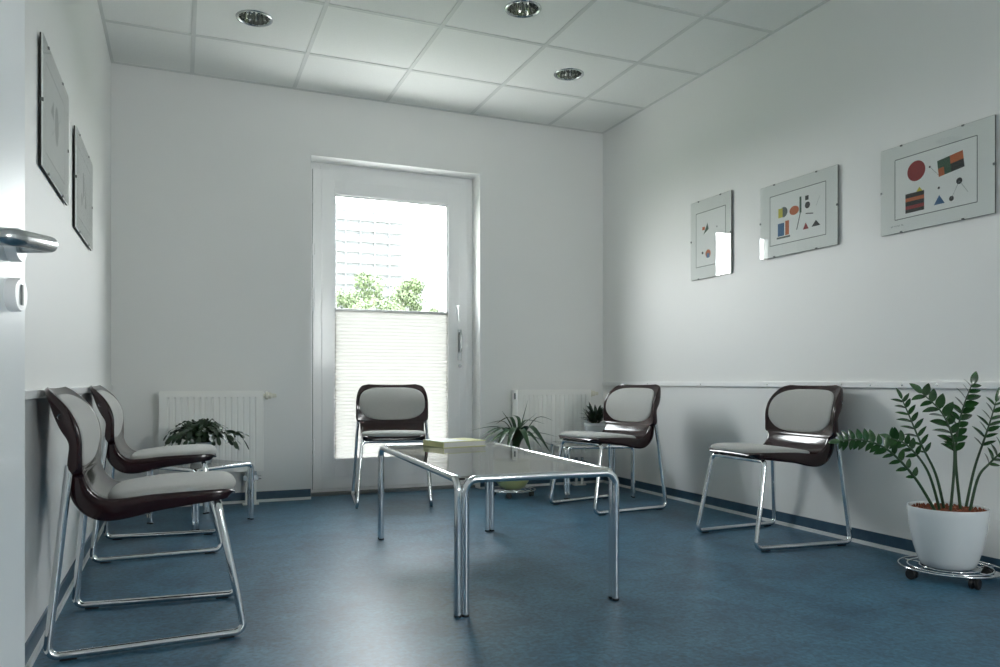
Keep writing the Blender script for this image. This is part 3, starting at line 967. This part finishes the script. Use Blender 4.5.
for si, (kp, t0, nl, ll, lw) in enumerate(stems):
    kp = [off(*q) for q in kp]
    kp[0].z = 0.21
    pts = [Vector(q) for q in spline([list(q) for q in kp], 28)]
    st = MB().tube(pts, [0.0062 - 0.0042 * i / 27 for i in range(28)], 10).build('stem', M['stem'], pp, 60)
    lf_ = MB()
    for k in range(nl):
        t = t0 + (1 - t0) * (k + 0.3) / nl
        i = min(26, int(t * 27))
        p = pts[i].lerp(pts[i + 1], t * 27 - i)
        tg = (pts[i + 1] - pts[i]).normalized()
        sidev = tg.cross(CF).normalized()
        toward = -CF
        for s in (-1, 1):
            jit = random.uniform(-0.25, 0.25)
            dr = sidev * s * (0.85 + 0.1 * random.random()) + tg * 0.55 + toward * jit + Vector((0, 0, 0.12))
            nrm = (toward * random.uniform(0.25, 0.9) + Vector((0, 0, 0.55)) + tg * 0.35)
            sz = ll * random.uniform(0.8, 1.08) * (0.72 + 0.28 * math.sin(PI * (k + 1) / (nl + 1)))
            leaf_blade(lf_, p, dr, sz, lw * sz / ll * random.uniform(0.85, 1.05), nrm, random.uniform(0.02, 0.2))
    leaf_blade(lf_, pts[-1], (pts[-1] - pts[-2]), ll * 0.9, lw * 0.8, -CF + Vector((0, 0, 0.5)))
    lf_.build('foliage', M['leaf'], st, 180)

# --- strap-leaved plant on the small trolley
sp_ = empty('potted_spider_plant', (2.120, 4.850, 0.050))
tag(sp_, 'dark green strap-leaved plant in a lime pot on the floor, right of the glazed door', 'potted plant')
MB().lathe([(0.0, 0.0), (0.060, 0.0), (0.085, 0.012), (0.112, 0.05), (0.126, 0.10), (0.128, 0.15), (0.122, 0.19), (0.124, 0.20), (0.118, 0.20), (0.112, 0.17)], 48).build('pot', M['pot_green'], sp_, 50)
MB().lathe([(0.0, 0.185), (0.117, 0.18), (0.117, 0.16)], 32).build('soil', M['soil'], sp_)
ZS = 2.12 * math.sin(YAW) + 4.85 * math.cos(YAW)
def offs(px, py, dz):
    Zd = ZS + dz
    return CR * ((px - 500) / 763 * Zd) + CF * Zd + Vector((0, 0, CAM_H + (382 - py) / 763 * Zd)) - Vector((2.12, 4.85, 0.050))
cx_, cy_ = 517, 446
straps = [  # via, tip, dz at tip, half width
    ((521, 428), (528, 400), -0.05, 0.006), ((510, 424), (502, 411), 0.05, 0.005), ((522, 427), (537, 413), 0.05, 0.006),
    ((537, 418), (554, 421), -0.08, 0.007), ((536, 433), (558, 437), -0.05, 0.006), ((497, 427), (469, 431), -0.10, 0.006),
    ((504, 422), (486, 424), 0.06, 0.006), ((500, 428), (476, 440), -0.16, 0.008), ((504, 428), (482, 441), -0.24, 0.009),
    ((506, 432), (490, 443), -0.30, 0.010), ((530, 427), (550, 452), -0.26, 0.014), ((527, 432), (541, 447), -0.30, 0.009),
    ((508, 430), (495, 452), -0.34, 0.012), ((514, 428), (506, 452), -0.36, 0.011), ((522, 430), (532, 456), -0.36, 0.011),
    ((525, 421), (545, 424), 0.16, 0.007), ((511, 418), (496, 424), 0.18, 0.007), ((519, 420), (512, 415), 0.15, 0.006),
    ((531, 436), (552, 446), 0.10, 0.007), ((503, 436), (480, 447), 0.08, 0.007),
]
for (v_, tp, dz, hw) in straps:
    k0 = Vector((random.uniform(-0.02, 0.02), random.uniform(-0.02, 0.02), 0.185))
    k1 = offs(cx_ + 0.25 * (v_[0] - cx_), cy_ - 6, dz * 0.15)
    k2 = offs(v_[0], v_[1], dz * 0.5); k3 = offs(tp[0], tp[1], dz)
    pts = [Vector(q) for q in spline([list(q) for q in (k0, k1, k2, k3)], 16)]
    ws = [1.25 * hw * (0.75 + 0.9 * math.sin(PI * min(1, i / 15 * 0.9 + 0.05))) * (1 if i < 12 else (15.4 - i) / 4) for i in range(16)]
    side = (pts[-1] - pts[0]).cross(Vector((0, 0, 1)))
    if side.length < 0.02: side = CR.copy()
    m_ = MB(); ribbon_leaf(m_, pts, ws, side.normalized(), 0.35)
    m_.build('leaf', M['strap'], sp_, 180)

# --- bushy arching plant on the left side table
cp = empty('potted_cactus', (0.105, 4.640, 0.3295))
tag(cp, 'bushy dark plant with arching segmented stems on the low table before the left radiator', 'potted plant')
MB().lathe([(0.0, 0.0), (0.050, 0.0), (0.056, 0.004), (0.072, 0.105), (0.076, 0.107), (0.077, 0.122), (0.070, 0.122), (0.066, 0.10)], 40).build('pot', M['pot_white'], cp, 50)
MB().lathe([(0.0, 0.112), (0.068, 0.108), (0.068, 0.09)], 28).build('soil', M['soil'], cp)
fo = MB()
for k in range(135):
    a = random.random() * 2 * PI
    reach = random.uniform(0.05, 0.235) * (1.0 if k % 3 else 0.7)
    hgt = random.uniform(0.04, 0.135) * (1.15 - reach / 0.40)
    drop = random.uniform(0.02, 0.10) * (reach / 0.2)
    d_ = Vector((math.cos(a), math.sin(a), 0))
    p0 = d_ * 0.03 + Vector((0, 0, 0.11))
    ctl = [p0, p0 + d_ * reach * 0.35 + Vector((0, 0, hgt)), p0 + d_ * reach * 0.75 + Vector((0, 0, hgt * 0.95)), p0 + d_ * reach + Vector((0, 0, hgt - drop))]
    ns = 5
    pts = [Vector(q) for q in spline([list(q) for q in ctl], ns * 5 + 1)]
    side = d_.cross(Vector((0, 0, 1))).normalized()
    side = Matrix.Rotation(random.uniform(-0.8, 0.8), 3, d_) @ side
    ws = [0.0028 + 0.0105 * abs(math.sin(PI * i / 5)) ** 0.6 for i in range(ns * 5 + 1)]
    ribbon_leaf(fo, pts, ws, side, 0.18)
fo.build('foliage', M['cactus'], cp, 180)

# --- small plant on the right side table
sm = empty('potted_succulent', (2.735, 4.770, 0.3575))
tag(sm, 'small dark leafy plant in a white pot on the corner side table behind the chair', 'potted plant')
MB().lathe([(0.0, 0.0), (0.052, 0.0), (0.058, 0.005), (0.078, 0.118), (0.083, 0.120), (0.084, 0.142), (0.077, 0.142), (0.072, 0.115)], 40).build('pot', M['pot_white'], sm, 50)
MB().lathe([(0.0, 0.13), (0.075, 0.126), (0.075, 0.11)], 28).build('soil', M['soil'], sm)
fo = MB()
for k in range(85):
    a = random.random() * 2 * PI
    el = random.uniform(0.15, 1.45)
    d_ = Vector((math.cos(a) * math.cos(el), math.sin(a) * math.cos(el), math.sin(el)))
    b0 = Vector((math.cos(a) * 0.03, math.sin(a) * 0.03, 0.128 + random.uniform(0, 0.075)))
    leaf_blade(fo, b0, d_, random.uniform(0.055, 0.11), random.uniform(0.018, 0.03), Vector((0, 0, 1)) + d_ * 0.2, random.uniform(-0.1, 0.35))
fo.build('foliage', M['darkleaf'], sm, 180)

# ================================================================== pictures
INKS = ['ink_black', 'ink_grey', 'ink_line', 'ink_red', 'ink_orange', 'ink_yellow', 'ink_blue', 'ink_green']
def disc(cx, cy, rx, ry=None, rot=0, n=28):
    ry = ry or rx
    return [(cx + rx * math.cos(t) * math.cos(rot) - ry * math.sin(t) * math.sin(rot), cy + rx * math.cos(t) * math.sin(rot) + ry * math.sin(t) * math.cos(rot)) for t in [2 * PI * k / n for k in range(n)]]
def stroke(pts, wd):
    """thin line as a list of quads"""
    out = []
    for (x0, y0), (x1, y1) in zip(pts, pts[1:]):
        l = math.hypot(x1 - x0, y1 - y0) or 1e-6
        nx, ny = -(y1 - y0) / l * wd / 2, (x1 - x0) / l * wd / 2
        out.append([(x0 + nx, y0 + ny), (x1 + nx, y1 + ny), (x1 - nx, y1 - ny), (x0 - nx, y0 - ny)])
    return out
def arc(cx, cy, r, a0, a1, n=10): return [(cx + r * math.cos(a0 + (a1 - a0) * k / n), cy + r * math.sin(a0 + (a1 - a0) * k / n)) for k in range(n + 1)]

def picture(name, label, w_, h_, mx, my, loc, rz, shapes, group, caption=False, border=True, tilt=0.0):
    """frameless glass clip frame; local x to the right along the wall, z up, -y to the room"""
    r = empty(name, loc, rz); tag(r, label, 'picture', group)
    r.rotation_euler = (tilt, 0, rz)
    MB().box(-w_ / 2, w_ / 2, 0.000, 0.004, -h_ / 2, h_ / 2).build('backing_board', M['hardboard'], r)
    MB().box(-w_ / 2 + 0.05, w_ / 2 - 0.05, 0.004, 0.0095, -h_ / 2 + 0.05, h_ / 2 - 0.05).build('hanger_batten', M['hardboard'], r)
    MB().box(-w_ / 2 + 0.001, w_ / 2 - 0.001, -0.0012, 0.0, -h_ / 2 + 0.001, h_ / 2 - 0.001).build('mat_board', M['mat_board'], r)
    pr = MB()
    pw, ph = w_ - 2 * mx, h_ - 2 * my
    lay = [0.0014]
    def put(poly, mi):
        lay[0] += 0.000012
        pr.add([(x, -lay[0], z) for x, z in poly], [list(range(len(poly)))], mi)
    put([(-pw / 2, -ph / 2), (pw / 2, -ph / 2), (pw / 2, ph / 2), (-pw / 2, ph / 2)], 8)
    if border:
        for q in stroke([(-pw / 2, -ph / 2), (pw / 2, -ph / 2), (pw / 2, ph / 2), (-pw / 2, ph / 2), (-pw / 2, -ph / 2)], 0.0035): put(q, 1)
    for ink, kind, dat in shapes:
        mi = INKS.index(ink)
        if kind == 'poly': put([(x * pw, y * pw) for x, y in dat], mi)
        elif kind == 'line':
            for q in stroke([(x * pw, y * pw) for x, y in dat[0]], dat[1]): put(q, mi)
    if caption:
        x = -pw / 2 - 0.02
        for k in range(11):
            if k in (2, 8): x += 0.006; continue
            for q in stroke([(x, -h_ / 2 + my * 0.50), (x, -h_ / 2 + my * 0.50 + 0.0055)], 0.0016): put(q, 1)
            for q in stroke([(x, -h_ / 2 + my * 0.50 + 0.005 * (k % 2)), (x + 0.0035, -h_ / 2 + my * 0.50 + 0.005 * (k % 2))], 0.0013): put(q, 1)
            x += 0.0062
    pr.build('print', [M[k] for k in INKS] + [M['print_paper']], r)
    MB().box(-w_ / 2, w_ / 2, -0.0052, -0.0032, -h_ / 2, h_ / 2).build('glass', M['frame_glass'], r)
    for (x, z) in ((-w_ * 0.3, h_ / 2), (w_ * 0.25, h_ / 2), (-w_ * 0.3, -h_ / 2), (w_ * 0.25, -h_ / 2), (-w_ / 2, 0.0), (w_ / 2, 0.0)):
        if abs(z) > 0: MB().box(x - 0.005, x + 0.005, -0.0062, 0.005, z - (0.006 if z > 0 else 0.0008), z + (0.0008 if z > 0 else 0.006)).build('clip', M['gasket'], r)
        else: MB().box(x - (0.006 if x > 0 else 0.0008), x + (0.0008 if x > 0 else 0.006), -0.0062, 0.005, -0.005, 0.005).build('clip', M['gasket'], r)
    return r

# abstract prints: plain shapes only
artA = [('ink_red', 'poly', disc(-0.22, 0.16, 0.115)),
        ('ink_green', 'poly', [(0.06, 0.02), (0.36, 0.06), (0.34, 0.24), (0.04, 0.20)]),
        ('ink_black', 'poly', [(0.21, 0.04), (0.36, 0.06), (0.35, 0.15), (0.20, 0.13)]),
        ('ink_orange', 'poly', [(0.06, 0.02), (0.13, 0.03), (0.12, 0.12), (0.05, 0.11)]),
        ('ink_orange', 'poly', [(0.20, 0.13), (0.35, 0.15), (0.34, 0.24), (0.19, 0.22)]),
        ('ink_black', 'poly', [(-0.36, -0.30), (-0.12, -0.30), (-0.12, -0.08), (-0.36, -0.08)]),
        ('ink_orange', 'poly', [(-0.36, -0.17), (-0.12, -0.17), (-0.12, -0.13), (-0.36, -0.13)]),
        ('ink_red', 'poly', [(-0.36, -0.26), (-0.12, -0.26), (-0.12, -0.22), (-0.36, -0.22)]),
        ('ink_yellow', 'poly', [(-0.22, -0.08), (-0.14, -0.08), (-0.18, -0.03)]),
        ('ink_blue', 'poly', [(0.00, -0.28), (0.13, -0.28), (0.065, -0.18)]),
        ('ink_black', 'poly', disc(0.30, -0.08, 0.035)), ('ink_black', 'poly', disc(0.21, -0.25, 0.028)),
        ('ink_black', 'poly', disc(0.06, -0.10, 0.014)), ('ink_black', 'poly', disc(-0.05, 0.16, 0.012)),
        ('ink_line', 'line', ([(-0.05, 0.16), (0.06, 0.04)], 0.0014)),
        ('ink_line', 'line', ([(0.21, -0.25), (0.30, -0.08)], 0.0016)), ('ink_line', 'line', ([(0.30, -0.08), (0.40, -0.22)], 0.0014))]
artB = [('ink_grey', 'poly', disc(-0.24, 0.09, 0.072)), ('ink_yellow', 'poly', [(-0.34, 0.02), (-0.26, 0.02), (-0.26, 0.15), (-0.34, 0.15)]),
        ('ink_blue', 'poly', [(-0.35, -0.24), (-0.23, -0.24), (-0.23, -0.06), (-0.35, -0.06)]),
        ('ink_orange', 'poly', [(-0.21, -0.24), (-0.14, -0.24), (-0.14, -0.04), (-0.21, -0.04)]),
        ('ink_grey', 'poly', [(-0.37, -0.275), (-0.12, -0.275), (-0.12, -0.25), (-0.37, -0.25)]),
        ('ink_orange', 'poly', disc(-0.045, 0.075, 0.085, 0.062)),
        ('ink_green', 'poly', [(0.05, 0.02), (0.085, 0.02), (0.085, 0.24), (0.05, 0.24)]),
        ('ink_grey', 'line', ([(0.065, 0.02), (0.0, -0.20)], 0.006)),
        ('ink_black', 'poly', disc(0.19, 0.10, 0.045)), ('ink_black', 'poly', [(0.15, 0.17), (0.21, 0.17), (0.21, 0.23), (0.15, 0.23)]),
        ('ink_black', 'line', ([(0.16, -0.01), (0.29, -0.03)], 0.005)),
        ('ink_red', 'poly', [(0.11, -0.22), (0.21, -0.22), (0.16, -0.13)]), ('ink_black', 'poly', [(0.26, -0.21), (0.41, -0.21), (0.335, -0.13)]),
        ('ink_line', 'line', ([(0.34, 0.06), (0.40, 0.18)], 0.0013))]
artC = [('ink_green', 'poly', [(-0.24, 0.10), (-0.06, 0.20), (-0.10, 0.34)]), ('ink_orange', 'poly', [(-0.28, 0.20), (-0.19, 0.20), (-0.19, 0.27), (-0.28, 0.27)]),
        ('ink_grey', 'line', ([(0.36, 0.02), (0.20, -0.19)], 0.010)), ('ink_orange', 'poly', disc(-0.08, -0.34, 0.09)), ('ink_blue', 'poly', [(-0.13, -0.43), (-0.03, -0.43), (-0.03, -0.33), (-0.13, -0.33)]),
        ('ink_black', 'poly', disc(-0.27, -0.30, 0.03)), ('ink_black', 'poly', disc(0.22, 0.20, 0.016)), ('ink_line', 'line', ([(0.12, -0.42), (0.32, -0.36)], 0.0014))]
artD = [('ink_line', 'poly', disc(0.05, 0.02, 0.10, 0.16)), ('ink_grey', 'line', ([(-0.2, -0.12), (0.3, 0.16)], 0.003)), ('ink_line', 'poly', [(-0.26, 0.05), (-0.12, 0.18), (-0.10, 0.02)])]
artE = [('ink_grey', 'poly', disc(-0.05, 0.06, 0.07, 0.13)), ('ink_grey', 'poly', [(0.06, -0.14), (0.18, -0.12), (0.12, 0.14)]), ('ink_line', 'poly', disc(-0.20, -0.10, 0.06, 0.06))]
GR = 'framed prints on the right wall'; GL = 'framed prints on the left wall'
WO = 0.012
picture('framed_print', 'frameless glass print with a big red disc on the right wall, nearest the camera', 0.547, 0.402, 0.075, 0.062, (XR - WO, 2.366, 1.680), -PI / 2, artA, GR, caption=True)
picture('framed_print', 'frameless glass print with an orange shape, the middle one on the right wall', 0.541, 0.405, 0.075, 0.065, (XR - WO - 0.006, 3.172, 1.688), -PI / 2 + D(1.6), artB, GR)
picture('framed_print', 'upright glass print mirroring the window, nearest the right back corner', 0.391, 0.500, 0.052, 0.078, (XR - WO, 3.905, 1.697), -PI / 2, artC, GR)
picture('framed_print', 'pale frameless glass print on the left wall, the nearer one above the door handle', 0.565, 0.400, 0.08, 0.06, (XL + 0.010, 2.925, 1.640), PI / 2, artD, GL)
picture('framed_print', 'pale frameless glass print on the left wall, the farther one by the back corner', 0.600, 0.402, 0.08, 0.06, (XL + 0.010, 3.735, 1.605), PI / 2, artE, GL)

# ================================================================== outdoors
GZ = -6.0
tag(MB().box(-1.5, 5.0, YB + T, YB + T + 2.2, -0.2, -0.02).build('floor_bounce_slab', M['bounce_slab']), kind='structure')  # unseen pale slab, added to bounce daylight onto the ceiling
tag(MB().box(-80, 160, 8.2, 320, GZ - 0.2, GZ).build('ground', M['lawn']), kind='structure')
bl = empty('apartment_tower', (38.0, 200.0, GZ))
tag(bl, 'tall pale apartment tower with rows of balconies seen through the glass door', 'building')
BX0, BX1, BH = -16.0, 18.6, 53.0
MB().box(BX0, BX1, 0.6, 14, 0, BH).build('wall', M['facade'], bl)
wd = MB(); pr_ = MB(); fn = MB()
bay, flr = 3.9, 2.82
nb = 8
for i in range(15):
    z = BH - 0.6 - flr * (i + 1)
    for j in range(nb):
        x = BX1 - 1.2 - bay * (j + 1)
        wd.box(x + 0.25, x + bay - 0.25, 0.52, 0.62, z + 2.05, z + 2.40)
        if random.random() < 0.6:
            q = x + random.uniform(0.6, 2.4)
            wd.box(q, q + random.uniform(0.35, 0.9), 0.50, 0.62, z + 1.2, z + 1.75)
        pr_.box(x + 0.12, x + bay - 0.12, 0.0, 0.12, z, z + 1.05)
        pr_.box(x + 0.12, x + bay - 0.12, 0.0, 0.6, z - 0.12, z)
        fn.box(x - 0.12, x + 0.12, 0.0, 0.6, z - 0.12, z + flr - 0.12)
wd.build('window', M['facade_dark'], bl); pr_.build('balcony', M['facade'], bl); fn.build('balcony_divider', M['facade'], bl)
MB().box(BX0 - 0.3, BX1 + 0.3, 0.3, 14.3, BH, BH + 0.6).build('roof', M['facade_side'], bl)
b2 = empty('apartment_block', (76.0, 260.0, GZ))
tag(b2, 'very pale far apartment block beside the tower, above the tree tops', 'building')
MB().box(-14, 14, 0, 14, 0, 42).build('wall', M['facade'], b2)
w2 = MB()
for i in range(12):
    w2.box(-13.5, 13.5, -0.15, 0.05, 4 + 3.0 * i, 4.5 + 3.0 * i)
w2.build('window_band', M['facade_side'], b2)
MB().box(-14.3, 14.3, -0.3, 14.3, 42, 42.5).build('roof', M['facade_side'], b2)

def make_tree(x, y, hgt, wid, seed, label):
    rnd = random.Random(seed)
    r = empty('tree', (x, y, GZ)); tag(r, label, 'tree', 'trees outside the glazed door')
    tk = MB()
    tk.tube([(0, 0, 0), (0.1, 0, hgt * 0.35), (0.0, 0.1, hgt * 0.8)], [0.28, 0.2, 0.06], 10)
    for k in range(8):
        a = rnd.random() * 2 * PI; z = hgt * rnd.uniform(0.3, 0.65)
        tk.tube([(0.05, 0, z), (wid * 0.25 * math.cos(a), wid * 0.25 * math.sin(a), z + hgt * 0.12), (wid * 0.42 * math.cos(a), wid * 0.42 * math.sin(a), z + hgt * 0.2)], [0.09, 0.06, 0.02], 6)
    tk.build('trunk', M['bark'], r, 60)
    cw = MB()
    blobs = []
    for k in range(34):
        a = rnd.random() * 2 * PI; zz = rnd.uniform(0.30, 0.93)
        rr = wid * 0.5 * math.sin(PI * min(1, (zz - 0.15) / 0.85)) ** 0.7 * math.sqrt(rnd.random()) * 0.85
        blobs.append((rr * math.cos(a), rr * math.sin(a), hgt * zz, wid * rnd.uniform(0.11, 0.19)))
    for (bx, by, bz, br) in blobs:
        for k in range(330):
            d_ = Vector((rnd.gauss(0, 1), rnd.gauss(0, 1), rnd.gauss(0, 1))).normalized()
            p = Vector((bx, by, bz)) + d_ * br * rnd.uniform(0.55, 1.05)
            u_ = Vector((rnd.gauss(0, 1), rnd.gauss(0, 1), rnd.gauss(0, 1))).normalized()
            v_ = u_.cross(d_).normalized()
            s = rnd.uniform(0.06, 0.13)
            cw.add([p - u_ * s, p + v_ * s * 0.6, p + u_ * s, p - v_ * s * 0.6], [(0, 1, 2, 3)])
    cw.build('crown', M['tree_leaf'], r)
make_tree(8.5, 42, 12.7, 4.1, 1, 'bushy pale green tree at the left edge of the glass, before the tower')
make_tree(11.0, 47, 14.1, 4.7, 2, 'tallest pale green tree in the middle of the glass, before the tower')
make_tree(14.7, 52, 14.8, 3.9, 3, 'round pale green tree right of the tallest one, below the tower edge')
make_tree(15.4, 48, 12.2, 2.4, 4, 'low pale green tree top farthest right above the blind rail')
make_tree(8.1, 37, 10.9, 2.4, 5, 'low yellow-green tree just above the blind rail at the left')
